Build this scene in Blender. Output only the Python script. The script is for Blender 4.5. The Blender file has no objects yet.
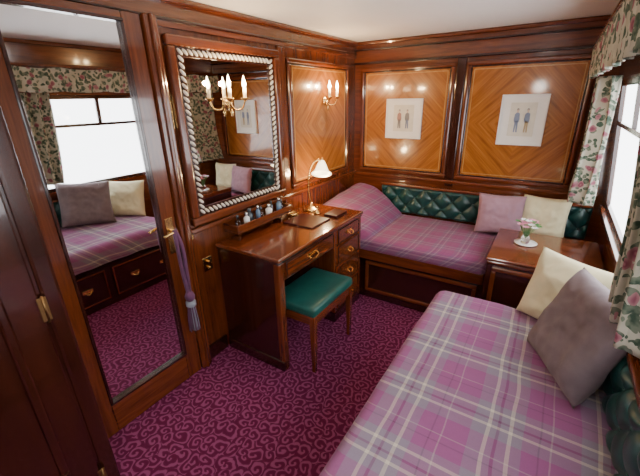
import bpy, bmesh, math, random
from mathutils import Vector, Matrix, noise
random.seed(4)
D=bpy.data; SC=bpy.context.scene
# ---------------------------------------------------------------- node helpers
def newmat(name):
    m=D.materials.new(name); m.use_nodes=True
    nt=m.node_tree; return m,nt,nt.nodes['Principled BSDF']
class G:
    def __init__(s,nt): s.nt=nt
    def n(s,t,**k):
        x=s.nt.nodes.new(t)
        for a,b in k.items(): setattr(x,a,b)
        return x
    def put(s,v,sock):
        if isinstance(v,bpy.types.NodeSocket): s.nt.links.new(v,sock)
        else:
            sock.default_value=v
    def m(s,op,a,b=0.0,c=None):
        x=s.n('ShaderNodeMath',operation=op); s.put(a,x.inputs[0]); s.put(b,x.inputs[1])
        if c is not None: s.put(c,x.inputs[2])
        return x.outputs[0]
    def co(s,scale=(1,1,1),loc=(0,0,0),rot=(0,0,0)):
        t=s.n('ShaderNodeTexCoord'); mp=s.n('ShaderNodeMapping')
        mp.inputs['Scale'].default_value=scale; mp.inputs['Location'].default_value=loc; mp.inputs['Rotation'].default_value=rot
        s.nt.links.new(t.outputs['Object'],mp.inputs[0]); return mp.outputs[0]
    def noise(s,vec,sc,det=3,dist=0,rough=.5):
        x=s.n('ShaderNodeTexNoise'); s.nt.links.new(vec,x.inputs['Vector'])
        x.inputs['Scale'].default_value=sc; x.inputs['Detail'].default_value=det
        x.inputs['Distortion'].default_value=dist; x.inputs['Roughness'].default_value=rough
        return x.outputs['Fac']
    def ramp(s,f,stops,interp='LINEAR'):
        x=s.n('ShaderNodeValToRGB'); x.color_ramp.interpolation=interp
        e=x.color_ramp.elements
        while len(e)<len(stops): e.new(.5)
        for i,(p,c) in enumerate(stops):
            e[i].position=p; e[i].color=(*c,1)
        s.nt.links.new(f,x.inputs[0]); return x.outputs[0]
    def mix(s,f,a,b):
        x=s.n('ShaderNodeMix',data_type='RGBA'); s.put(f,x.inputs[0])
        for v,i in ((a,6),(b,7)):
            if isinstance(v,tuple): x.inputs[i].default_value=(*v,1)
            else: s.nt.links.new(v,x.inputs[i])
        return x.outputs[2]
    def sep(s,v):
        x=s.n('ShaderNodeSeparateXYZ'); s.nt.links.new(v,x.inputs[0]); return x.outputs
    def comb(s,a,b,c):
        x=s.n('ShaderNodeCombineXYZ'); s.put(a,x.inputs[0]); s.put(b,x.inputs[1]); s.put(c,x.inputs[2]); return x.outputs[0]
    def bump(s,h,bs,strength=.3,dist=.01):
        x=s.n('ShaderNodeBump'); x.inputs['Strength'].default_value=strength; x.inputs['Distance'].default_value=dist
        s.nt.links.new(h,x.inputs['Height']); s.nt.links.new(x.outputs[0],bs.inputs['Normal'])
def simple(name,col,rough=.5,metal=0,emit=None,es=0,coat=0,sheen=0,trans=0,ior=1.45,var=.0):
    m,nt,b=newmat(name); g=G(nt)
    if var>0:
        f=g.noise(g.co(),18,4)
        c=g.ramp(f,[(.3,tuple(x*(1-var) for x in col)),(.7,tuple(min(1,x*(1+var)) for x in col))])
        nt.links.new(c,b.inputs['Base Color'])
    else: b.inputs['Base Color'].default_value=(*col,1)
    b.inputs['Roughness'].default_value=rough; b.inputs['Metallic'].default_value=metal
    b.inputs['Coat Weight'].default_value=coat; b.inputs['Coat Roughness'].default_value=.08
    b.inputs['Sheen Weight'].default_value=sheen
    b.inputs['Transmission Weight'].default_value=trans; b.inputs['IOR'].default_value=ior
    if emit: b.inputs['Emission Color'].default_value=(*emit,1); b.inputs['Emission Strength'].default_value=es
    return m
def wood(name,c1,c2,axis='z',rough=.22,coat=.75):
    m,nt,b=newmat(name); g=G(nt)
    sc={'z':(14,14,1.1),'y':(14,1.1,14),'x':(1.1,14,14)}[axis]
    v=g.co(scale=sc)
    f=g.noise(v,1.6,6,dist=1.2,rough=.62); f2=g.noise(v,9,3)
    ff=g.m('ADD',g.m('MULTIPLY',f,.75),g.m('MULTIPLY',f2,.25))
    nt.links.new(g.ramp(ff,[(.33,c2),(.66,c1)]),b.inputs['Base Color'])
    b.inputs['Roughness'].default_value=rough; b.inputs['Coat Weight'].default_value=coat; b.inputs['Coat Roughness'].default_value=.07
    return m
MC1=(.180,.042,.010); MC2=(.068,.013,.0035)
mah_z=wood('mahogany_vertical',MC1,MC2,'z'); mah_y=wood('mahogany_along_y',MC1,MC2,'y'); mah_x=wood('mahogany_along_x',MC1,MC2,'x')
DC=((.050,.011,.005),(.018,.004,.0025))
dk_z=wood('dark_mahogany_z',*DC,'z'); dk_y=wood('dark_mahogany_y',*DC,'y'); dk_x=wood('dark_mahogany_x',*DC,'x')
inlay=wood('light_maple_inlay',(.55,.30,.09),(.38,.18,.05),'z')
def veneer(name,ax):
    m,nt,b=newmat(name); g=G(nt)
    o=g.sep(g.co()); h=g.m('ABSOLUTE',o[ax]); z=g.m('ABSOLUTE',o[2])
    s=g.m('ADD',h,z); d=g.m('SUBTRACT',h,z)
    v=g.comb(g.m('MULTIPLY',s,20.0),g.m('MULTIPLY',d,1.3),0.0)
    f=g.noise(v,1.5,5,rough=.6)
    v2=g.comb(g.m('MULTIPLY',s,60.0),g.m('MULTIPLY',d,2.0),3.0)
    f2=g.noise(v2,1.2,2)
    band=g.m('SINE',g.m('MULTIPLY',s,44.0))
    ff=g.m('ADD',g.m('ADD',g.m('MULTIPLY',f,.6),g.m('MULTIPLY',f2,.28)),g.m('MULTIPLY',band,.035))
    c=g.ramp(ff,[(.26,(.18,.052,.008)),(.46,(.34,.118,.019)),(.68,(.50,.205,.040))])
    nt.links.new(c,b.inputs['Base Color'])
    b.inputs['Roughness'].default_value=.25; b.inputs['Coat Weight'].default_value=.8; b.inputs['Coat Roughness'].default_value=.08
    return m
ven_x=veneer('diamond_veneer_x',0); ven_y=veneer('diamond_veneer_y',1)
def plaid(name,base,grey,cream,per=.27,lw=.03,contrast=1.0):
    m,nt,b=newmat(name); g=G(nt)
    o=g.sep(g.co()); u=g.m('SUBTRACT',o[0],g.m('MULTIPLY',o[2],1.0)); v=g.m('ADD',o[1],o[2])
    outs=[]
    for q in (u,v):
        f=g.m('FRACT',g.m('ADD',g.m('DIVIDE',q,per),20.13))
        a=lw; c2=tuple(base[i]*.55+cream[i]*.45*contrast for i in range(3))
        dk=tuple(x*.55 for x in base)
        st=[(0,base),(.16,grey),(.30,cream),(.30+a*1.3,grey),(.40,dk),(.43,grey),(.52,cream),(.52+a*1.3,grey),(.66,base),(.80,dk),(.815,base),(.90,c2),(.915,base)]
        outs.append(g.ramp(f,st,'CONSTANT'))
    c=g.mix(.5,outs[0],outs[1])
    fine=g.noise(g.co(scale=(1,1,1)),260,1)
    c=g.mix(g.m('MULTIPLY',fine,.25),c,(.12,.05,.10))
    nt.links.new(c,b.inputs['Base Color']); b.inputs['Roughness'].default_value=.9; b.inputs['Sheen Weight'].default_value=.1
    g.bump(g.noise(g.co(),5,3),b,.35,.03)
    return m
pl_bed=plaid('plaid_blanket',(.265,.072,.205),(.215,.180,.240),(.55,.50,.40),.31,.03)
pl_bench=plaid('plaid_blanket_pink',(.26,.052,.160),(.19,.098,.18),(.35,.22,.27),.17,.04,.7)
def carpetmat():
    m,nt,b=newmat('swirl_carpet'); g=G(nt)
    t=g.co(scale=(16,16,0)); nz=g.n('ShaderNodeTexNoise'); nt.links.new(t,nz.inputs['Vector']); nz.inputs['Scale'].default_value=.6
    vm=g.n('ShaderNodeVectorMath',operation='MULTIPLY_ADD'); nt.links.new(nz.outputs['Color'],vm.inputs[0]); vm.inputs[1].default_value=(1.2,1.2,0); nt.links.new(t,vm.inputs[2])
    vo=g.n('ShaderNodeTexVoronoi',voronoi_dimensions='2D'); nt.links.new(vm.outputs[0],vo.inputs['Vector']); vo.inputs['Scale'].default_value=1; vo.inputs['Randomness'].default_value=.8
    df=g.n('ShaderNodeVectorMath',operation='SUBTRACT'); nt.links.new(vm.outputs[0],df.inputs[0]); nt.links.new(vo.outputs['Position'],df.inputs[1])
    o=g.sep(df.outputs[0]); an=g.m('ARCTAN2',o[1],o[0]); r=vo.outputs['Distance']
    s=g.m('SINE',g.m('ADD',an,g.m('MULTIPLY',r,13.0)))
    s=g.m('ADD',s,g.m('MULTIPLY',g.m('SUBTRACT',g.noise(t,3.0,2),.5),.9))
    c=g.ramp(g.m('ADD',g.m('MULTIPLY',s,.5),.5),[(.0,(.110,.007,.044)),(.54,(.13,.010,.053)),(.78,(.27,.055,.15)),(1,(.29,.065,.165))])
    n2=g.noise(g.co(),300,1); c=g.mix(g.m('MULTIPLY',n2,.3),c,(.05,.006,.024))
    nt.links.new(c,b.inputs['Base Color']); b.inputs['Roughness'].default_value=.95
    b.inputs['Specular IOR Level'].default_value=.2
    g.bump(n2,b,.3,.004); return m
carpet=carpetmat()
def floralmat():
    m,nt,b=newmat('floral_chintz'); g=G(nt); v=g.co()
    nz=g.n('ShaderNodeTexNoise'); nt.links.new(v,nz.inputs['Vector']); nz.inputs['Scale'].default_value=9
    vm=g.n('ShaderNodeVectorMath',operation='MULTIPLY_ADD'); nt.links.new(nz.outputs['Color'],vm.inputs[0]); vm.inputs[1].default_value=(.08,.08,.08); nt.links.new(v,vm.inputs[2])
    a=g.n('ShaderNodeTexVoronoi'); nt.links.new(vm.outputs[0],a.inputs['Vector']); a.inputs['Scale'].default_value=15
    l=g.n('ShaderNodeTexVoronoi'); nt.links.new(vm.outputs[0],l.inputs['Vector']); l.inputs['Scale'].default_value=34
    c=g.ramp(g.noise(v,12,3),[(.35,(.44,.42,.32)),(.65,(.56,.55,.45))])
    leaf=g.m('LESS_THAN',l.outputs['Distance'],.50); lf=g.m('MULTIPLY',leaf,g.m('GREATER_THAN',g.noise(v,8,2),.38))
    c=g.mix(lf,c,g.ramp(g.noise(v,40,2),[(.4,(.045,.085,.055)),(.6,(.17,.21,.15))]))
    fl=g.m('LESS_THAN',a.outputs['Distance'],.30)
    c=g.mix(fl,c,g.ramp(a.outputs['Distance'],[(.0,(.44,.21,.22)),(.13,(.22,.05,.09)),(.28,(.40,.19,.21))]))
    nt.links.new(c,b.inputs['Base Color']); b.inputs['Roughness'].default_value=.85
    out=nt.nodes['Material Output']; tl=g.n('ShaderNodeBsdfTranslucent'); nt.links.new(c,tl.inputs[0]); ms=g.n('ShaderNodeMixShader'); ms.inputs[0].default_value=.15
    nt.links.new(b.outputs[0],ms.inputs[1]); nt.links.new(tl.outputs[0],ms.inputs[2]); nt.links.new(ms.outputs[0],out.inputs[0])
    return m
floral=floralmat()
mirror_m=simple('mirror_silver',(.86,.87,.87),.012,1)
brass=simple('polished_brass',(.78,.52,.20),.22,1)
green=simple('green_leather',(.007,.050,.046),.34,coat=.25,var=.2)
green_lit=simple('green_leather_stool_lit',(.010,.085,.072),.36,coat=.2,var=.15)  # brighter copy of the green leather: light on the seat put into colour
white=simple('white_ceiling_paint',(.93,.93,.92),.6,var=.01)
cream_p=simple('cream_cushion_cloth',(.66,.60,.38),.9,sheen=.1,var=.05)
mauve_p=simple('mauve_cushion_cloth',(.150,.112,.122),.75,sheen=.1,var=.18)
pinkm_p=simple('pink_cushion_cloth',(.34,.19,.24),.8,sheen=.2,var=.08)
rope_m=simple('ivory_rope_moulding',(.74,.71,.62),.4,var=.05)
glass_m=simple('clear_glass',(1,1,1),.02,trans=1)
paper=simple('mat_board',(.83,.82,.77),.8,var=.02)
tass=simple('purple_tassel_thread',(.10,.03,.08),.7,sheen=.1,var=.3)
gold_t=simple('grey_tassel_thread',(.22,.23,.27),.7)
flame=simple('lit_bulb',(1,.9,.7),.4,emit=(1,.82,.52),es=28)
candle=simple('candle_ivory',(.85,.78,.62),.5)
shade_m=simple('frosted_glass_shade',(.95,.90,.80),.5,emit=(1,.80,.48),es=4.0)
leather_r=simple('burgundy_leather',(.05,.009,.009),.35,coat=.3,var=.2)
petal=simple('pink_petals',(.80,.35,.48),.7,var=.2); petalw=simple('white_petals',(.9,.86,.85),.7)
leafm=simple('leaf_green',(.06,.20,.05),.6,var=.3); china=simple('white_china',(.86,.86,.84),.2,coat=.4)
ink=[simple('ink_'+n,c,.8) for n,c in (('red',(.42,.24,.20)),('blue',(.24,.29,.40)),('grey',(.26,.25,.24)),('ochre',(.48,.38,.22)),('skin',(.65,.48,.36)))]
pr=simple('print_ground',(.72,.69,.58),.8,var=.06)
pane,nt,b=newmat('window_pane'); nt.nodes.remove(b)
tr=nt.nodes.new('ShaderNodeBsdfTransparent'); gl=nt.nodes.new('ShaderNodeBsdfGlossy'); gl.inputs['Roughness'].default_value=.02
mx=nt.nodes.new('ShaderNodeMixShader'); mx.inputs[0].default_value=.06
nt.links.new(tr.outputs[0],mx.inputs[1]); nt.links.new(gl.outputs[0],mx.inputs[2]); nt.links.new(mx.outputs[0],nt.nodes['Material Output'].inputs[0])
# ---------------------------------------------------------------- geometry helpers
def link(o,parent=None):
    SC.collection.objects.link(o)
    if parent is not None:
        o.parent=parent
        o.location=Vector(o.location)-Vector(parent.location)
    return o
def group(name,loc):
    e=D.objects.new(name,None); e.empty_display_size=.1; e.location=loc; SC.collection.objects.link(e); return e
def mesh(name,vs,fs,mat,parent=None,smooth=False,loc=(0,0,0)):
    me=D.meshes.new(name); me.from_pydata([tuple(v) for v in vs],[],fs); me.update()
    bm=bmesh.new(); bm.from_mesh(me); bmesh.ops.recalc_face_normals(bm,faces=bm.faces); bm.to_mesh(me); bm.free()
    me.materials.append(mat)
    for p in me.polygons: p.use_smooth=smooth
    o=D.objects.new(name,me); o.location=loc
    return link(o,parent)
def box(name,parent,x0,x1,y0,y1,z0,z1,mat,bev=.004,seg=2,origin=False):
    c=Vector(((x0+x1)/2,(y0+y1)/2,(z0+z1)/2)); off=c if (origin or parent is None) else Vector((0,0,0))
    bm=bmesh.new(); bmesh.ops.create_cube(bm,size=1)
    for v in bm.verts:
        v.co=Vector((v.co.x*abs(x1-x0),v.co.y*abs(y1-y0),v.co.z*abs(z1-z0)))+c-off
    if bev>0:
        bmesh.ops.bevel(bm,geom=bm.edges[:],offset=min(bev,abs(x1-x0)*.45,abs(y1-y0)*.45,abs(z1-z0)*.45),segments=seg,affect='EDGES',profile=.5)
    me=D.meshes.new(name); bm.to_mesh(me); bm.free(); me.materials.append(mat)
    if bev>.012:
        for p in me.polygons: p.use_smooth=True
    o=D.objects.new(name,me); o.location=off
    return link(o,parent)
def prism(name,parent,pts8,mat,bev=0):
    fs=[(0,1,2,3),(4,5,6,7),(0,1,5,4),(1,2,6,5),(2,3,7,6),(3,0,4,7)]
    return mesh(name,pts8,fs,mat,parent)
def cr(pts,n=8):
    P=[Vector(p) for p in pts]; P=[P[0]*2-P[1]]+P+[P[-1]*2-P[-2]]; out=[]
    for i in range(1,len(P)-2):
        for k in range(n):
            t=k/n; a,b_,c,d=P[i-1],P[i],P[i+1],P[i+2]
            out.append(.5*((2*b_)+(c-a)*t+(2*a-5*b_+4*c-d)*t*t+(-a+3*b_-3*c+d)*t**3))
    out.append(P[-2]); return out
def tube(name,parent,pts,r,mat,n=8,sub=6):
    Q=cr(pts,sub) if len(pts)>2 else [Vector(p) for p in pts]
    vs=[];fs=[]; up=Vector((0,0,1)); prev=None
    for i,p in enumerate(Q):
        t=(Q[min(i+1,len(Q)-1)]-Q[max(i-1,0)]).normalized()
        a=prev if prev is not None else (up if abs(t.z)<.9 else Vector((1,0,0)))
        a=(a-t*a.dot(t)).normalized(); prev=a; b_=t.cross(a)
        for k in range(n):
            w=2*math.pi*k/n; vs.append(p+a*math.cos(w)*r+b_*math.sin(w)*r)
    for i in range(len(Q)-1):
        for k in range(n):
            fs.append((i*n+k,i*n+(k+1)%n,(i+1)*n+(k+1)%n,(i+1)*n+k))
    fs.append(tuple(range(n))); fs.append(tuple(range((len(Q)-1)*n,len(Q)*n)))
    return mesh(name,vs,fs,mat,parent,True)
def lathe(name,parent,prof,c,mat,n=20,M=None):
    vs=[];fs=[]; M=M or Matrix.Identity(3)
    for r,z in prof:
        for k in range(n):
            w=2*math.pi*k/n; vs.append(Vector(c)+M@Vector((r*math.cos(w),r*math.sin(w),z)))
    for i in range(len(prof)-1):
        for k in range(n): fs.append((i*n+k,i*n+(k+1)%n,(i+1)*n+(k+1)%n,(i+1)*n+k))
    fs.append(tuple(range(n))); fs.append(tuple(range((len(prof)-1)*n,len(prof)*n)))
    return mesh(name,vs,fs,mat,parent,True)
def frame_yz(name,parent,x0,x1,y0,y1,z0,z1,w,mh,mv,bev=.006):
    box(name+'_top',parent,x0,x1,y0,y1,z1-w,z1,mh,bev); box(name+'_bottom',parent,x0,x1,y0,y1,z0,z0+w,mh,bev)
    box(name+'_side_a',parent,x0,x1,y0,y0+w,z0+w,z1-w,mv,bev); box(name+'_side_b',parent,x0,x1,y1-w,y1,z0+w,z1-w,mv,bev)
def frame_xz(name,parent,y0,y1,x0,x1,z0,z1,w,mh,mv,bev=.006):
    box(name+'_top',parent,x0,x1,y0,y1,z1-w,z1,mh,bev); box(name+'_bottom',parent,x0,x1,y0,y1,z0,z0+w,mh,bev)
    box(name+'_side_a',parent,x0,x0+w,y0,y1,z0+w,z1-w,mv,bev); box(name+'_side_b',parent,x1-w,x1,y0,y1,z0+w,z1-w,mv,bev)
def grid(name,parent,nu,nv,fn,mat,solid=0,smooth=True):
    vs=[fn(i/nu,j/nv) for j in range(nv+1) for i in range(nu+1)]
    fs=[(j*(nu+1)+i,j*(nu+1)+i+1,(j+1)*(nu+1)+i+1,(j+1)*(nu+1)+i) for j in range(nv) for i in range(nu)]
    o=mesh(name,vs,fs,mat,parent,smooth)
    if solid:
        s=o.modifiers.new('thick','SOLIDIFY'); s.thickness=solid; s.offset=0
    return o
def pillow(name,w,h,t,mat,loc,xdir,ydir,seed=0):
    n=30; vs=[];fs=[]
    for s in (1,-1):
        for j in range(n+1):
            for i in range(n+1):
                a=2*i/n-1; b_=2*j/n-1
                e=max(0,(1-a**4))*max(0,(1-b_**4))
                cr_=noise.noise(Vector((a*3.2+seed,b_*3.2,seed+s)))
                z=s*t/2*e**.55*(1+.25*noise.noise(Vector((a*2+seed,b_*2,seed))))-s*.014*e*abs(cr_)**.6
                x=a*w/2*(1-.07*(1-b_*b_)*abs(a)**3) ; y=b_*h/2*(1-.07*(1-a*a)*abs(b_)**3)
                vs.append((x,y,z))
    m_=(n+1)**2
    for s in (0,1):
        for j in range(n):
            for i in range(n):
                k=s*m_+j*(n+1)+i; fs.append((k,k+1,k+n+2,k+n+1))
    me=D.meshes.new(name); me.from_pydata(vs,[],fs)
    bm=bmesh.new(); bm.from_mesh(me); bmesh.ops.remove_doubles(bm,verts=bm.verts,dist=1e-4)
    bmesh.ops.recalc_face_normals(bm,faces=bm.faces); bm.to_mesh(me); bm.free()
    me.materials.append(mat)
    for p in me.polygons: p.use_smooth=True
    X=Vector(xdir).normalized(); Z=X.cross(Vector(ydir)).normalized(); Y=Z.cross(X)
    o=D.objects.new(name,me); R=Matrix((X,Y,Z)).transposed().to_4x4(); o.matrix_world=Matrix.Translation(loc)@R
    SC.collection.objects.link(o); return o
# ---------------------------------------------------------------- room shell
XL=-1.68; YB=3.25; YN=-.85; H=2.06
def wx(z): return .39 if z<=.7 else .30+.1125*(1.5-z)
box('floor',None,XL-.05,.42,YN-.05,YB+.05,-.05,0,carpet,0)
D.objects['floor'].data.transform(Matrix.Translation(D.objects['floor'].location)); D.objects['floor'].location=(0,0,0)
box('ceiling',None,XL-.05,.27,YN-.05,YB+.05,H,H+.05,white,0)
wl=box('wall_left',None,XL-.06,XL,YN-.05,YB+.05,0,H,mah_z,0)
def endwall(name,y0,y1):
    pr_=[(XL-.05,0),(.42,0),(.42,.7),(wx(H)+.03,H),(XL-.05,H)]; k=len(pr_)
    return mesh(name,[(x,y0,z) for x,z in pr_]+[(x,y1,z) for x,z in pr_],[tuple(range(k)),tuple(range(k,2*k))]+[(i,(i+1)%k,(i+1)%k+k,i+k) for i in range(k)],mah_x)
wb=endwall('wall_back',YB,YB+.06); wn=endwall('wall_near',YN-.06,YN)
def tb(name,parent,y0,y1,z0,z1,i,o,mat):
    f=lambda z,d:wx(z)+d
    return prism(name,parent,[(f(z0,i),y0,z0),(f(z0,i),y1,z0),(f(z0,o),y1,z0),(f(z0,o),y0,z0),(f(z1,i),y0,z1),(f(z1,i),y1,z1),(f(z1,o),y1,z1),(f(z1,o),y0,z1)],mat)
wr=group('wall_right',(.4,1.2,1.0))
ZB,ZT=.87,1.67; W=[(1.20,3.05),(-.6,.85)]  # second opening is out of view, added so daylight reaches the bed
tb('lower_panelling',wr,YN,YB,0,.7,0,.03,mah_y); tb('under_window',wr,YN,YB,.7,ZB,0,.03,mah_y); tb('over_window',wr,YN,YB,ZT,H,0,.03,mah_y)
for k,(a,b_) in enumerate(((3.05,YB),(.85,1.20),(YN,-.6))): tb('pier_%d'%k,wr,a,b_,ZB,ZT,0,.03,mah_z)
for k,(a,b_) in enumerate(W):
    w=group('window_%d'%(k+1),(wx(1.3),(a+b_)/2,1.3))
    for nm,y0,y1,z0,z1 in (('frame_bottom',a,b_,ZB,ZB+.03),('frame_top',a,b_,ZT-.035,ZT),('transom',a,b_,1.405,1.43),('jamb_a',a,a+.035,ZB,ZT),('jamb_b',b_-.035,b_,ZB,ZT),
        ('hopper_mullion_a',a+.35*(b_-a)-.015,a+.35*(b_-a)+.015,1.43,ZT),('hopper_mullion_b',a+.65*(b_-a)-.015,a+.65*(b_-a)+.015,1.43,ZT)):
        tb(nm,w,y0,y1,z0,z1,.004,.022,dk_y)
    tb('glass',w,a+.03,b_-.03,ZB+.03,ZT-.03,.015,.017,pane)
    tb('sill',w,a-.02,b_+.02,ZB-.03,ZB,-.03,.0,mah_y)
# cornices
cb=group('trim_1',( -.7,YB,2.0))
box('cornice_band',cb,XL,.235,YB-.02,YB,1.88,H,mah_x,.003); box('cornice_cap',cb,XL,.235,YB-.055,YB,H-.03,H,mah_x,.01); box('cornice_bead',cb,XL,.235,YB-.035,YB,1.875,1.895,dk_x,.006)
box('cornice_bead_upper',cb,XL,.235,YB-.04,YB,1.985,2.0,dk_x,.006)
cl=group('trim_2',(XL,1.2,2.0))
box('cornice_band',cl,XL,XL+.02,.46,YB-.02,1.93,H,mah_y,.003); box('cornice_cap',cl,XL,XL+.055,.46,YB-.055,H-.03,H,mah_y,.01)
box('cornice_bead',cl,XL,XL+.035,.46,YB-.035,1.955,1.972,dk_y,.006)
cr_=group('trim_8',(.22,1.2,2.02)); box('cornice_cap',cr_,.185,.236,YN,YB-.056,H-.03,H,mah_y,.01)
def panel_back(k,x0,x1,z0=.92,z1=1.85):
    o=box('veneer_panel_%d'%k,wb,x0+.03,x1-.03,YB-.010,YB,z0+.03,z1-.03,ven_x,0,origin=True)
    p=group('trim_%d'%(2+k),((x0+x1)/2,YB,(z0+z1)/2))
    frame_xz('moulding',p,YB-.026,YB,x0,x1,z0,z1,.036,mah_x,mah_z,.012)
    frame_xz('inner_bead',p,YB-.018,YB,x0+.036,x1-.036,z0+.036,z1-.036,.010,dk_x,dk_z,.004)
    frame_xz('inlay_string',p,YB-.0112,YB,x0+.058,x1-.058,z0+.058,z1-.058,.007,inlay,inlay,0)
panel_back(1,-1.61,-.77); panel_back(2,-.69,.15)
box('centre_pilaster',wb,-.765,-.695,YB-.02,YB,.85,1.88,dk_z,.006)
pl=group('trim_5',(XL,2.6,1.4))
o=box('veneer_panel_3',wl,XL,XL+.010,2.22,3.06,.97,1.84,ven_y,0,origin=True)
frame_yz('moulding',pl,XL,XL+.026,2.19,3.09,.94,1.87,.038,mah_y,mah_z,.012)
frame_yz('inner_bead',pl,XL,XL+.018,2.228,3.052,.978,1.832,.010,dk_y,dk_z,.004)
frame_yz('inlay_string',pl,XL,XL+.0112,2.25,3.03,1.0,1.81,.007,inlay,inlay,0)
box('pilaster_a',pl,XL,XL+.02,2.09,2.16,.85,1.93,mah_z,.006)
dr=group('trim_6',(XL,2.2,.90)); box('dado_rail',dr,XL,XL+.03,1.2,YB,.885,.915,mah_y,.008)
dr=group('trim_7',(-.7,YB,.90)); box('dado_rail',dr,XL+.03,.34,YB-.03,YB,.875,.905,mah_x,.008)
bs=group('baseboard_left',(XL,1.3,.05)); box('skirting',bs,XL,XL+.02,1.19,1.36,0,.10,dk_y,.006)
# ---------------------------------------------------------------- mirrored door (left wall)
d=group('door_1',(XL,.82,1.0)); x0=XL; x1=XL+.035
box('stile_hinge_side',d,x0,x1,.42,.57,0,1.97,mah_z,.005); box('stile_lock_side',d,x0,x1,1.02,1.11,0,1.97,mah_z,.005)
box('rail_bottom',d,x0,x1,.57,1.02,0,.18,mah_y,.005); box('rail_top',d,x0,x1,.57,1.02,1.93,1.97,mah_y,.005)
box('mirror_glass',d,x0,x0+.022,.57,1.02,.18,1.93,mirror_m,0)
frame_yz('mirror_bead',d,x0+.02,x1+.008,.565,1.025,.175,1.935,.014,dk_y,dk_z,.004)
box('jamb',d,x0,x0+.055,1.113,1.185,0,1.97,mah_z,.012); box('jamb_bead',d,x0,x0+.068,1.135,1.157,0,1.97,mah_z,.010)
hz=.93; hy=1.065
box('lock_plate',d,x1,x1+.006,hy-.022,hy+.022,hz-.10,hz+.10,brass,.003)
tube('handle_stem',d,[(x1,hy,hz+.03),(x1+.05,hy,hz+.03)],.009,brass)
tube('handle_lever',d,[(x1+.05,hy+.01,hz+.03),(x1+.055,hy-.03,hz+.032),(x1+.052,hy-.07,hz+.022)],.008,brass)
t=group('door_tassel',(x1+.06,hy,.7)); tx=x1+.055
for s,dz in ((-.012,0),(.012,.02)):
    tube('cord',t,[(tx,hy-.01+s*.3,hz+.045),(tx+.006,hy+s*1.2,hz-.06),(tx-.004,hy+.01+s,hz-.22),(tx,hy+.012+s*.4,hz-.36)],.010,tass,sub=5)
lathe('tassel_knob',t,[(.002,.05),(.018,.045),(.028,.02),(.024,0),(.012,-.015),(.018,-.02)],(tx,hy+.012,hz-.38),tass)
lathe('tassel_band',t,[(.018,.01),(.028,.004),(.028,-.02),(.02,-.026)],(tx,hy+.012,hz-.40),gold_t)
for k in range(30):
    w=k*2.4; r=.006+.018*((k*7)%5)/5
    tube('thread_%d'%k,t,[(tx+r*.8*math.cos(w),hy+.012+r*.8*math.sin(w),hz-.41),(tx+r*1.3*math.cos(w),hy+.012+r*1.3*math.sin(w),hz-.50),(tx+r*1.5*math.cos(w),hy+.012+r*1.5*math.sin(w),hz-.585)],.0036,tass if k%3 else gold_t,n=5,sub=3)
# wardrobe at the left, near camera
wd=group('wardrobe',(-1.53,-.2,1.0)); wxr=-1.38
box('carcass',wd,XL+.002,wxr,YN+.002,.42,0.001,H-.005,dk_z,.006)
box('corner_post',wd,wxr-.04,wxr+.008,.37,.432,0.001,H-.006,dk_z,.012)
box('door_leaf',wd,wxr,wxr+.02,-.30,.36,.08,1.95,dk_z,.006)
frame_yz('door_moulding',wd,wxr+.015,wxr+.032,-.20,.27,.25,1.8,.03,dk_y,dk_z,.008)
brass_d=simple('aged_brass',(.26,.15,.06),.45,1)
for hz2 in (.12,.95,1.75):
    box('hinge_leaf',wd,wxr+.018,wxr+.023,.350,.378,hz2-.045,hz2+.045,brass_d,.002)
    tube('hinge_pin',wd,[(wxr+.024,.366,hz2-.05),(wxr+.024,.366,hz2+.05)],.004,brass_d)
def plate(name,y,z,w,h,knob):
    p=group(name,(XL,y,z)); box('plate',p,XL,XL+.006,y-w/2,y+w/2,z-h/2,z+h/2,brass,.003)
    for q in knob: lathe('toggle',p,[(.006,0),(.008,.006),(.005,.016)],(XL+.006,y,z+q),brass,10,Matrix.Rotation(math.pi/2,3,'Y'))
plate('light_switch',1.206,1.55,.034,.17,(.045,0,-.045)); plate('light_switch',1.21,.88,.034,.06,(0,))
plate('power_socket',1.30,.66,.07,.09,(.02,-.02))
# ---------------------------------------------------------------- vanity mirror
vm_=group('vanity_mirror',(XL,1.65,1.45))
frame_yz('outer_frame',vm_,XL,XL+.035,1.225,2.085,.925,1.905,.05,mah_y,mah_z,.010)
box('mirror_glass',vm_,XL,XL+.012,1.27,2.04,.97,1.86,mirror_m,0)
vs=[];fs=[]
def bead(c,ang):
    base=len(vs); nu,nv=8,5
    for j in range(nv+1):
        th=math.pi*j/nv
        for i in range(nu):
            ph=2*math.pi*i/nu
            p=Vector((.010*math.sin(th)*math.cos(ph),.0085*math.sin(th)*math.sin(ph),.021*math.cos(th)))
            p=Matrix.Rotation(ang,3,'X')@p; vs.append(Vector(c)+p)
    for j in range(nv):
        for i in range(nu): fs.append((base+j*nu+i,base+j*nu+(i+1)%nu,base+(j+1)*nu+(i+1)%nu,base+(j+1)*nu+i))
ya,yb_,za,zb_=1.305,2.005,.998,1.832; xr=XL+.02; st=.031
n=int((zb_-za)/st)
for i in range(n+1):
    z=za+(zb_-za)*i/n; bead((xr,ya,z),.8); bead((xr,yb_,z),-.8)
n=int((yb_-ya)/st)
for i in range(1,n):
    y=ya+(yb_-ya)*i/n; bead((xr,y,za),.8); bead((xr,y,zb_),.8)
mesh('rope_moulding',vs,fs,rope_m,vm_,True)
frame_yz('rope_bed',vm_,XL+.008,XL+.016,ya-.024,yb_+.024,za-.024,zb_+.024,.048,dk_y,dk_z,.003)
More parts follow.
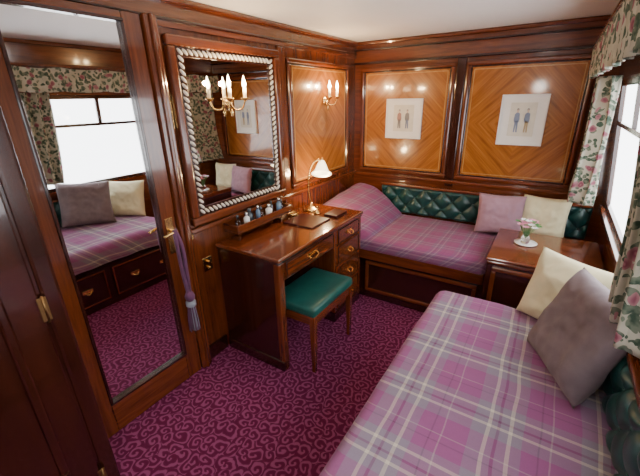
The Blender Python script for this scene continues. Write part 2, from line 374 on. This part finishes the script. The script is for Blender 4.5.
# ---------------------------------------------------------------- sconces
def sconce(y,z,spread=.07):
    s=group('wall_sconce',(XL+.05,y,z)); xs=XL+.012
    R=Matrix.Rotation(math.pi/2,3,'Y')
    lathe('backplate',s,[(.002,0),(.034,.001),(.036,.008),(.024,.014),(.012,.022),(.002,.026)],(xs,y,z-.05),brass,20,R)
    lathe('finial',s,[(.002,-.03),(.009,-.02),(.006,-.008),(.011,0),(.005,.01),(.002,.02)],(xs+.03,y,z-.10),brass,12)
    for q in (-1,1):
        yy=y+q*spread; xx=xs+.085
        tube('arm',s,[(xs+.02,y,z-.05),(xs+.035,y+q*spread*.4,z-.085),(xs+.065,y+q*spread*.85,z-.08),(xx,yy,z-.035)],.0055,brass)
        lathe('drip_cup',s,[(.004,-.012),(.012,-.006),(.024,.004),(.025,.008),(.012,.006)],(xx,yy,z-.03),brass,16)
        lathe('candle_tube',s,[(.0105,0),(.0105,.055),(.004,.056)],(xx,yy,z-.026),candle,12)
        lathe('flame_bulb',s,[(.005,0),(.0115,.014),(.012,.026),(.007,.046),(.001,.068)],(xx,yy,z+.030),flame,12)
        l=D.lights.new('candle_glow','POINT'); l.energy=4.8; l.color=(1,.66,.32); l.shadow_soft_size=.012
        lo=D.objects.new('candle_glow',l); lo.location=(xx+.022,yy,z+.06); link(lo,s)
sconce(1.60,1.635,.06); sconce(2.68,1.635,.06)
# ---------------------------------------------------------------- toiletries shelf
sh=group('toiletry_shelf',(XL+.06,1.72,.85))
box('shelf_board',sh,XL+.001,XL+.13,1.46,2.02,.82,.835,mah_y,.004); box('gallery_front',sh,XL+.12,XL+.13,1.46,2.02,.835,.875,mah_y,.003)
box('gallery_end_a',sh,XL+.001,XL+.12,1.46,1.47,.835,.875,mah_x,.003); box('gallery_end_b',sh,XL+.001,XL+.12,2.01,2.02,.835,.875,mah_x,.003)
box('bracket_a',sh,XL+.001,XL+.08,1.52,1.54,.785,.82,mah_z,.004); box('bracket_b',sh,XL+.001,XL+.08,1.94,1.96,.785,.82,mah_z,.004)
amber=simple('bottle_dark',(.05,.06,.07),.12,coat=.5); silver=simple('silver_cap',(.75,.75,.77),.2,1); bluel=simple('bottle_blue',(.12,.2,.3),.15,coat=.5)
bt=group('toiletry_bottles',(XL+.06,1.75,.90))
for k in range(9):
    y=1.53+.055*k; x=XL+.062+.026*(k%2); h=.07+.03*((k*5)%4)/3; r=.016+.004*(k%3)
    mt=(glass_m,china,amber,bluel)[k%4]
    lathe('bottle_%d'%k,bt,[(r,0),(r,h*.7),(r*.5,h*.82),(r*.45,h*.9)],(x,y,.836),mt,14); lathe('cap_%d'%k,bt,[(r*.55,0),(r*.55,.02),(.002,.022)],(x,y,.836+h*.88),silver if k%2 else amber,12)
# ---------------------------------------------------------------- writing desk
dk=group('writing_desk',(-1.42,1.9,.4)); DX0,DX1,DY0,DY1,DZ=XL+.022,-1.17,1.37,2.40,.78
box('top',dk,DX0,DX1+.015,DY0-.015,DY1+.01,DZ-.025,DZ,mah_y,.008); box('top_inlay_rim',dk,DX0,DX1+.006,DY0-.006,DY1+.004,DZ-.04,DZ-.025,dk_y,.004)
box('end_panel',dk,DX0,DX1-.035,DY0,DY0+.022,.0,DZ-.04,dk_z,.003)
box('end_post',dk,DX1-.045,DX1,DY0,DY0+.05,0,DZ-.04,mah_z,.006)
box('end_plinth',dk,DX0,DX1,DY0-.008,DY0+.03,0,.07,dk_x,.005)
box('apron',dk,DX0,DX1-.012,DY0+.05,1.99,.615,DZ-.04,mah_y,.004)
box('pedestal',dk,DX0,DX1-.012,1.99,DY1,0.0,DZ-.04,mah_z,.005)
box('pedestal_plinth',dk,DX0,DX1+.0,1.985,DY1+.002,0.0,.08,dk_y,.005)
box('pedestal_post',dk,DX1-.04,DX1,1.985,2.02,.08,DZ-.04,mah_z,.006); box('pedestal_post_b',dk,DX1-.04,DX1,DY1-.035,DY1,.08,DZ-.04,mah_z,.006)
def pull(y,z,par,x=DX1+.004,w=.045):
    box('pull_plate',par,x-.002,x+.003,y-w,y+w,z-.014,z+.018,brass,.002)
    tube('bail',par,[(x+.003,y-w*.75,z+.006),(x+.02,y-w*.7,z-.006),(x+.024,y,z-.018),(x+.02,y+w*.7,z-.006),(x+.003,y+w*.75,z+.006)],.0035,brass)
def drawer(y0,y1,z0,z1,par,x=DX1):
    box('drawer_front',par,x-.014,x+.004,y0,y1,z0,z1,mah_y,.006)
    frame_yz('cock_bead',par,x,x+.008,y0,y1,z0,z1,.008,dk_y,dk_z,.003)
drawer(DY0+.065,1.97,.63,.735,dk); pull(1.70,.685,dk,DX1+.006,.06)
for k,(a,b_) in enumerate(((.63,.735),(.47,.61),(.29,.45),(.10,.27))):
    drawer(2.03,DY1-.045,a,b_,dk); pull(2.195,(a+b_)/2,dk,DX1+.006,.035)
bk=group('leather_blotter_folder',(-1.40,1.98,DZ)); box('cover',bk,-1.52,-1.27,1.86,2.10,DZ,DZ+.012,leather_r,.004); box('pages',bk,-1.515,-1.275,1.868,2.095,DZ+.003,DZ+.009,paper,.001)
o=box('notebook',None,-1.35,-1.24,2.14,2.30,DZ,DZ+.022,leather_r,.004)
dt=group('brass_desk_tray',(-1.60,2.03,DZ)); lathe('dish',dt,[(.03,0),(.045,.004),(.05,.018),(.046,.018),(.042,.007),(.01,.005)],(-1.585,2.06,DZ),brass,20)
bl=group('brass_desk_bell',(-1.44,2.18,DZ)); lathe('bell',bl,[(.028,0),(.026,.012),(.018,.026),(.006,.034),(.004,.05),(.007,.058),(.001,.064)],(-1.43,2.17,DZ),brass,18)
lp=group('desk_lamp',(-1.52,2.22,DZ)); c=(-1.53,2.24,DZ)
lathe('base',lp,[(.06,0),(.065,.006),(.055,.016),(.03,.024),(.014,.04),(.009,.06)],c,brass,24)
tube('swan_neck',lp,[(c[0],c[1],DZ+.05),(c[0]-.01,c[1]-.015,DZ+.14),(c[0]-.01,c[1]-.01,DZ+.27),(c[0]+.01,c[1]+.02,DZ+.36),(c[0]+.04,c[1]+.06,DZ+.385),(c[0]+.05,c[1]+.085,DZ+.355)],.0065,brass,sub=8)
M=Matrix.Rotation(math.radians(-28),3,'X')@Matrix.Rotation(math.radians(-14),3,'Y')
lathe('bell_shade',lp,[(.014,.03),(.022,.02),(.034,-.005),(.045,-.035),(.056,-.06),(.078,-.078),(.076,-.08),(.053,-.062),(.042,-.036),(.03,-.006),(.012,.02)],(c[0]+.05,c[1]+.085,DZ+.35),shade_m,24,M)
lathe('shade_cap',lp,[(.004,.05),(.014,.045),(.018,.03),(.018,.022)],(c[0]+.05,c[1]+.085,DZ+.35),brass,16,M)
l=D.lights.new('desk_lamp_bulb','POINT'); l.energy=7; l.color=(1,.70,.36); l.shadow_soft_size=.03
lo=D.objects.new('desk_lamp_bulb',l); lo.location=(c[0]+.06,c[1]+.13,DZ+.24); link(lo,lp)
# ---------------------------------------------------------------- stool
so=group('upholstered_stool',(-1.14,1.72,.23)); sx0,sx1,sy0,sy1=-1.315,-.995,1.45,1.93
for a in (sx0,sx1-.035):
    for b_ in (sy0,sy1-.035): 
        vs=[];
        for z,w in ((0,.011),(.36,.0175)):
            cx,cy=a+.0175,b_+.0175
            vs+=[(cx-w,cy-w,z),(cx+w,cy-w,z),(cx+w,cy+w,z),(cx-w,cy+w,z)]
        prism('leg',so,vs,mah_z)
        box('leg_block',so,a,a+.035,b_,b_+.035,.335,.405,mah_z,.003)
box('rail_a',so,sx0+.005,sx0+.028,sy0+.03,sy1-.03,.345,.40,mah_y,.003); box('rail_b',so,sx1-.028,sx1-.005,sy0+.03,sy1-.03,.345,.40,mah_y,.003)
box('rail_c',so,sx0+.03,sx1-.03,sy0+.005,sy0+.028,.345,.40,mah_x,.003); box('rail_d',so,sx0+.03,sx1-.03,sy1-.028,sy1-.005,.345,.40,mah_x,.003)
box('seat_cushion',so,sx0-.004,sx1+.004,sy0-.004,sy1+.004,.40,.465,green_lit,.022,4)
# ---------------------------------------------------------------- tufted back
def tuft(name,parent,p0,udir,L,Hh,ndir,cell=.11,depth=.035,thick=.05):
    U=Vector(udir);N=Vector(ndir); nu=int(L/.010); nv=int(Hh/.010)
    def fn(a,b_):
        s=a*L; q=b_*Hh
        A=abs(math.sin(math.pi*(s/cell+q/cell)*.5)); B=abs(math.sin(math.pi*(s/cell-q/cell)*.5))
        e=min(1,min(s,L-s,q,Hh-q)/.03); e=max(0,e)
        e=math.sqrt(max(0,1-(1-e)**2))
        h=(thick+depth*(A*B)**.45)*e
        return Vector(p0)+U*s+Vector((0,0,q))+N*h
    grid(name,parent,nu,nv,fn,green)
    for i in range(0,int(L/cell)+2):
        for j in range(0,8):
            if (i+j)%2: continue
            s=i*cell; q=j*cell
            if .03<s<L-.03 and .03<q<Hh-.02:
                P_=Vector(p0)+U*s+Vector((0,0,q))+N*(thick+.003)
                lathe('button',parent,[(.009,0),(.007,.004),(.001,.006)],P_,green,8,N.to_track_quat('Z','Y').to_matrix())
# ---------------------------------------------------------------- bench daybed (back wall)
bd=group('daybed',(-.7,2.9,.3)); BY=2.44
box('base',bd,XL+.005,-.23,BY+.03,YB-.005,0.02,.36,dk_x,.005)
box('base_right',bd,-.23,.38,BY+.50,YB-.005,0.02,.36,dk_x,.005)
frame_xz('base_panel_moulding',bd,BY+.012,BY+.035,-1.15,-.28,.06,.34,.03,mah_x,mah_z,.008)
box('seat_rail',bd,XL+.005,-.245,BY+.0,BY+.04,.36,.45,mah_x,.012); box('plinth',bd,XL+.005,-.245,BY+.02,BY+.05,0,.06,dk_x,.004)
o=box('blanket',bd,XL+.01,-.235,BY-.005,YB-.03,.42,.545,pl_bench,.045,5)
o=box('blanket_corner',bd,-.245,.36,BY+.50,YB-.03,.42,.545,pl_bench,.03,4)
def mound(a,b_):
    x=XL+.02+a*.56; y=BY+.0+b_*.74
    px=max(0,math.cos((a-.25)*math.pi/1.5))**.8 if a>.25 else (math.sin(math.pi*(.22+a*1.12)))**.7
    py=min(1,b_/.16,(1-b_)/.1); py=math.sqrt(max(0,1-(1-py)**2))
    z=.54+.29*px*(.25+.75*py)*(.72+.28*b_)+.012*noise.noise(Vector((x*9,y*9,0)))
    if b_==0 or a==0 or a==1 or b_==1: z=.51
    return Vector((x,y,z))
grid('blanket_over_bolster',bd,36,36,mound,pl_bench)
tuft('tufted_back',bd,(-1.35,YB-.005,.55),(1,0,0),1.68,.27,(0,-1,0),cell=.085,depth=.03,thick=.05)
box('back_cap_rail',bd,-1.35,.33,YB-.075,YB-.03,.81,.835,mah_x,.008)
# ---------------------------------------------------------------- corner table
ct=group('corner_table',(.05,2.62,.3)); cx0,cx1,cy0,cy1=-.225,.375,2.29,2.90
box('top',ct,cx0-.01,cx1,cy0-.012,cy1,.625,.65,mah_x,.008); box('carcass',ct,cx0,cx1-.01,cy0,cy1-.01,0.0,.625,dk_z,.004)
frame_xz('front_moulding',ct,cy0-.012,cy0+.005,cx0+.03,cx1-.04,.08,.59,.03,mah_x,mah_z,.007)
box('top_edge_bead',ct,cx0-.004,cx1-.004,cy0-.006,cy1-.004,.605,.625,mah_x,.005)
fl=group('flower_vase',(-.05,2.66,.65)); c=(-.05,2.64,.651)
lathe('vase',fl,[(.018,0),(.026,.01),(.030,.03),(.022,.055),(.016,.065),(.020,.075)],c,glass_m,18)
lathe('saucer',fl,[(.05,0),(.07,.006),(.072,.009),(.045,.004)],(c[0]+.005,c[1],c[2]-.0005),china,22)
for k in range(22):
    w=k*2.39996; r=.065*math.sqrt((k+.5)/22); z=.115+.03*math.cos(r*20)+.01*(k%3)
    P_=(c[0]+r*math.cos(w),c[1]+r*math.sin(w),c[2]+z)
    tube('stem_%d'%k,fl,[(c[0],c[1],c[2]+.04),(c[0]+r*.4*math.cos(w),c[1]+r*.4*math.sin(w),c[2]+.08),P_],.0015,leafm,n=5,sub=3)
    m_=(petal,leafm,petalw,petal)[k%4]
    vs=[];fs=[]
    for q in range(6):
        an=q*math.pi/3+k; b0=len(vs)
        d1=Vector((math.cos(an),math.sin(an),.35)); d2=Vector((-math.sin(an),math.cos(an),0))
        o_=Vector(P_); vs+= [o_,o_+d1*.014+d2*.010,o_+d1*.026,o_+d1*.014-d2*.010]; fs.append((b0,b0+1,b0+2,b0+3))
    mesh('blossom_%d'%k,vs,fs,m_,fl)
# ---------------------------------------------------------------- near daybed (right wall)
nb=group('daybed',(0,1.0,.3)); NX0,NX1,NY0,NY1=-.42,.385,-.12,1.97
box('base',nb,NX0+.03,NX1,NY0+.02,NY1-.02,0.0,.42,dk_y,.005)
for k in range(3):
    a=NY0+.06+k*.68; b_=a+.62
    box('drawer_front',nb,NX0+.018,NX0+.034,a,b_,.07,.33,dk_y,.006); frame_yz('drawer_bead',nb,NX0+.012,NX0+.03,a,b_,.07,.33,.012,mah_y,mah_z,.003)
    for q in (.18,.46):
        box('pull_plate',nb,NX0+.010,NX0+.018,a+q-.04,a+q+.04,.19,.22,brass,.002)
        tube('bail',nb,[(NX0+.012,a+q-.03,.205),(NX0-.008,a+q,.185),(NX0+.012,a+q+.03,.205)],.003,brass)
BT=.545
def cover(a,b_):
    Wd=NX1-.05-NX0; s=a*(Wd+.16)
    r=.05
    if s<.16: 
        x=NX0-.012+.004*math.sin(b_*40); z=BT-.16+s
        if z>BT-r:
            t_=(z-(BT-r))/r; t_=min(1,t_); x=NX0-.012+r*(1-math.cos(t_*math.pi/2)); z=BT-r+r*math.sin(t_*math.pi/2)
    else: x=NX0-.012+r+(s-.16)*(Wd-r+.012)/Wd; z=BT
    y=NY0+b_*(NY1-NY0)
    e=(1-b_)*(NY1-NY0)
    if e<.07:
        q=1-e/.07; z-=.055*(1-math.sqrt(max(0,1-q*q))); 
        if x<NX0+.10: x+=.05*q*q
    if b_>=1: z-=.11
    z+=.014*noise.noise(Vector((x*3,y*2.2,.3)))+.005*noise.noise(Vector((x*9,y*8,1)))
    return Vector((x,y,z))
grid('blanket',nb,60,120,cover,pl_bed)
box('mattress',nb,NX0+.02,NX1,NY0+.02,NY1-.03,.42,.52,paper,.02,3)
tuft('tufted_back',nb,(.385,NY0+.02,.54),(0,1,0),2.0,.25,(-1,0,0),cell=.085,depth=.03,thick=.05)
box('back_cap_rail',nb,.325,.355,NY0,NY1-.06,.785,.805,mah_y,.006)
# cushions
pillow('grey_cushion',.43,.41,.14,mauve_p,(.212,1.50,.742),(.160,-.38,.03),(.15,.055,.36),1)
pillow('cream_cushion',.38,.36,.12,cream_p,(.175,1.85,.712),(.30,-.20,0),(.06,.10,.36),2)
pillow('pink_cushion',.34,.32,.12,pinkm_p,(-.265,3.03,.715),(1,.12,0),(0,.22,1),3)
pillow('ivory_cushion',.32,.32,.11,cream_p,(.030,3.07,.725),(1,-.1,0),(0,.15,1),4)
# ---------------------------------------------------------------- curtains
def curtain(name,y0,y1,yb0,yb1,z0,z1,xt,xb,folds,amp):
    p=group(name,(xt,(y0+y1)/2,(z0+z1)/2))
    def fn(a,b_):
        z=z1+(z0-z1)*b_
        e=b_**1.6
        ya_=y0+(yb0-y0)*e; yb2=y1+(yb1-y1)*e
        ph=a*folds*2*math.pi+.6*math.sin(b_*3)
        y=ya_+(yb2-ya_)*a+.012*math.sin(2*ph)
        x=xt+(xb-xt)*b_+amp*math.sin(ph)*(.7+.3*b_)*(1+.25*math.sin(a*13))+.004*math.sin(a*31+b_*7)
        return Vector((x,y,z))
    grid('cloth',p,folds*18,40,fn,floral,.004); return p
curtain('curtain',2.62,3.14,2.78,3.20,.92,1.685,.195,.215,5,.055)
curtain('curtain',1.05,1.44,1.05,1.40,.95,1.685,.215,.285,5,.035)
def pelm(a,b_):
    y=.85+a*2.34; z=1.87-b_*.175-.012*abs(math.sin(a*22)); return Vector((.105+.02*b_+.010*math.sin(a*150)*(.3+b_),y,z))
pv=group('window_valance',(.12,2.0,1.85)); grid('pleated_cloth',pv,300,8,pelm,floral,.004)
box('pelmet_board',pv,.095,.255,.85,3.19,1.872,1.888,mah_y,.004)
# ---------------------------------------------------------------- pictures
def picture(x0,x1,z0,z1,cols):
    p=group('framed_print',((x0+x1)/2,YB-.02,(z0+z1)/2)); y=YB-.010
    frame_xz('frame',p,y-.022,y,x0,x1,z0,z1,.012,paper,paper,.003)
    box('mat_board',p,x0+.01,x1-.01,y-.012,y,z0+.01,z1-.01,paper,0)
    mx_,mz=(x0+x1)/2,(z0+z1)/2+.005; w=(x1-x0)*.28; h=(z1-z0)*.33
    box('print',p,mx_-w,mx_+w,y-.014,y-.011,mz-h,mz+h,pr,0)
    for k,q in enumerate((-.40,.38)):
        fx=mx_+q*w; yy=y-.0155; hh=h*.80
        def poly(nm,pts,m_): mesh(nm,[(fx+a*w*.42,yy-.0002*len(nm),mz-hh*.95+b_*hh*1.75) for a,b_ in pts],[tuple(range(len(pts)))],m_,p)
        poly('legs',[(-.35,0),(-.1,0),(0,.35),(.12,0),(.38,0),(.30,.48),(-.3,.48)],ink[cols[k][0]])
        poly('coat',[(-.42,.42),(.42,.42),(.5,.55),(.42,.80),(.15,.84),(-.15,.84),(-.45,.78),(-.55,.55)],ink[cols[k][1]])
        poly('face',[(-.13,.84),(.13,.84),(.15,.93),(0,.98),(-.15,.93)],ink[4])
        poly('hat',[(-.24,.93),(.24,.93),(.15,1.02),(-.15,1.02)],ink[2])
picture(-1.345,-1.015,1.245,1.585,((2,0),(1,2))); picture(-.40,-.085,1.23,1.60,((1,1),(3,1)))
# ---------------------------------------------------------------- light
w=D.worlds.new('sky'); SC.world=w; w.use_nodes=True
bg=w.node_tree.nodes['Background']; bg.inputs[0].default_value=(.96,.97,1,1); bg.inputs[1].default_value=8.5
def area(name,loc,rot,sx,sy,e,col):
    l=D.lights.new(name,'AREA'); l.shape='RECTANGLE'; l.size=sx; l.size_y=sy; l.energy=e; l.color=col
    o=D.objects.new(name,l); o.location=loc; o.rotation_euler=rot; SC.collection.objects.link(o)
area('overhead_fill',(-.65,-.15,H-.03),(0,0,0),.4,.4,3,(1,.86,.68))  # added soft fill from above for the whole room, not a fixture
l=D.lights.new('camera_side_fill','POINT'); l.energy=12; l.color=(1,.93,.82); l.shadow_soft_size=.08  # added fill near the camera: lifts the ceiling, gives highlights on varnish
o=D.objects.new('camera_side_fill',l); o.location=(-.35,-.3,1.70); SC.collection.objects.link(o)
# ---------------------------------------------------------------- camera
yaw,pit,roll=math.radians(33),math.radians(21.4),math.radians(-1.2)
Fh=Vector((-math.sin(yaw),math.cos(yaw),0)); F=Fh*math.cos(pit)-Vector((0,0,1))*math.sin(pit)
R=Vector((math.cos(yaw),math.sin(yaw),0)); U=R.cross(F)
R2=R*math.cos(roll)+U*math.sin(roll); U2=U*math.cos(roll)-R*math.sin(roll)
cd=D.cameras.new('camera'); cd.sensor_width=36; cd.lens=36*356/640; cd.clip_start=.02
co=D.objects.new('camera',cd); co.matrix_world=Matrix.Translation((0,0,1.6))@Matrix((R2,U2,-F)).transposed().to_4x4()
SC.collection.objects.link(co); SC.camera=co
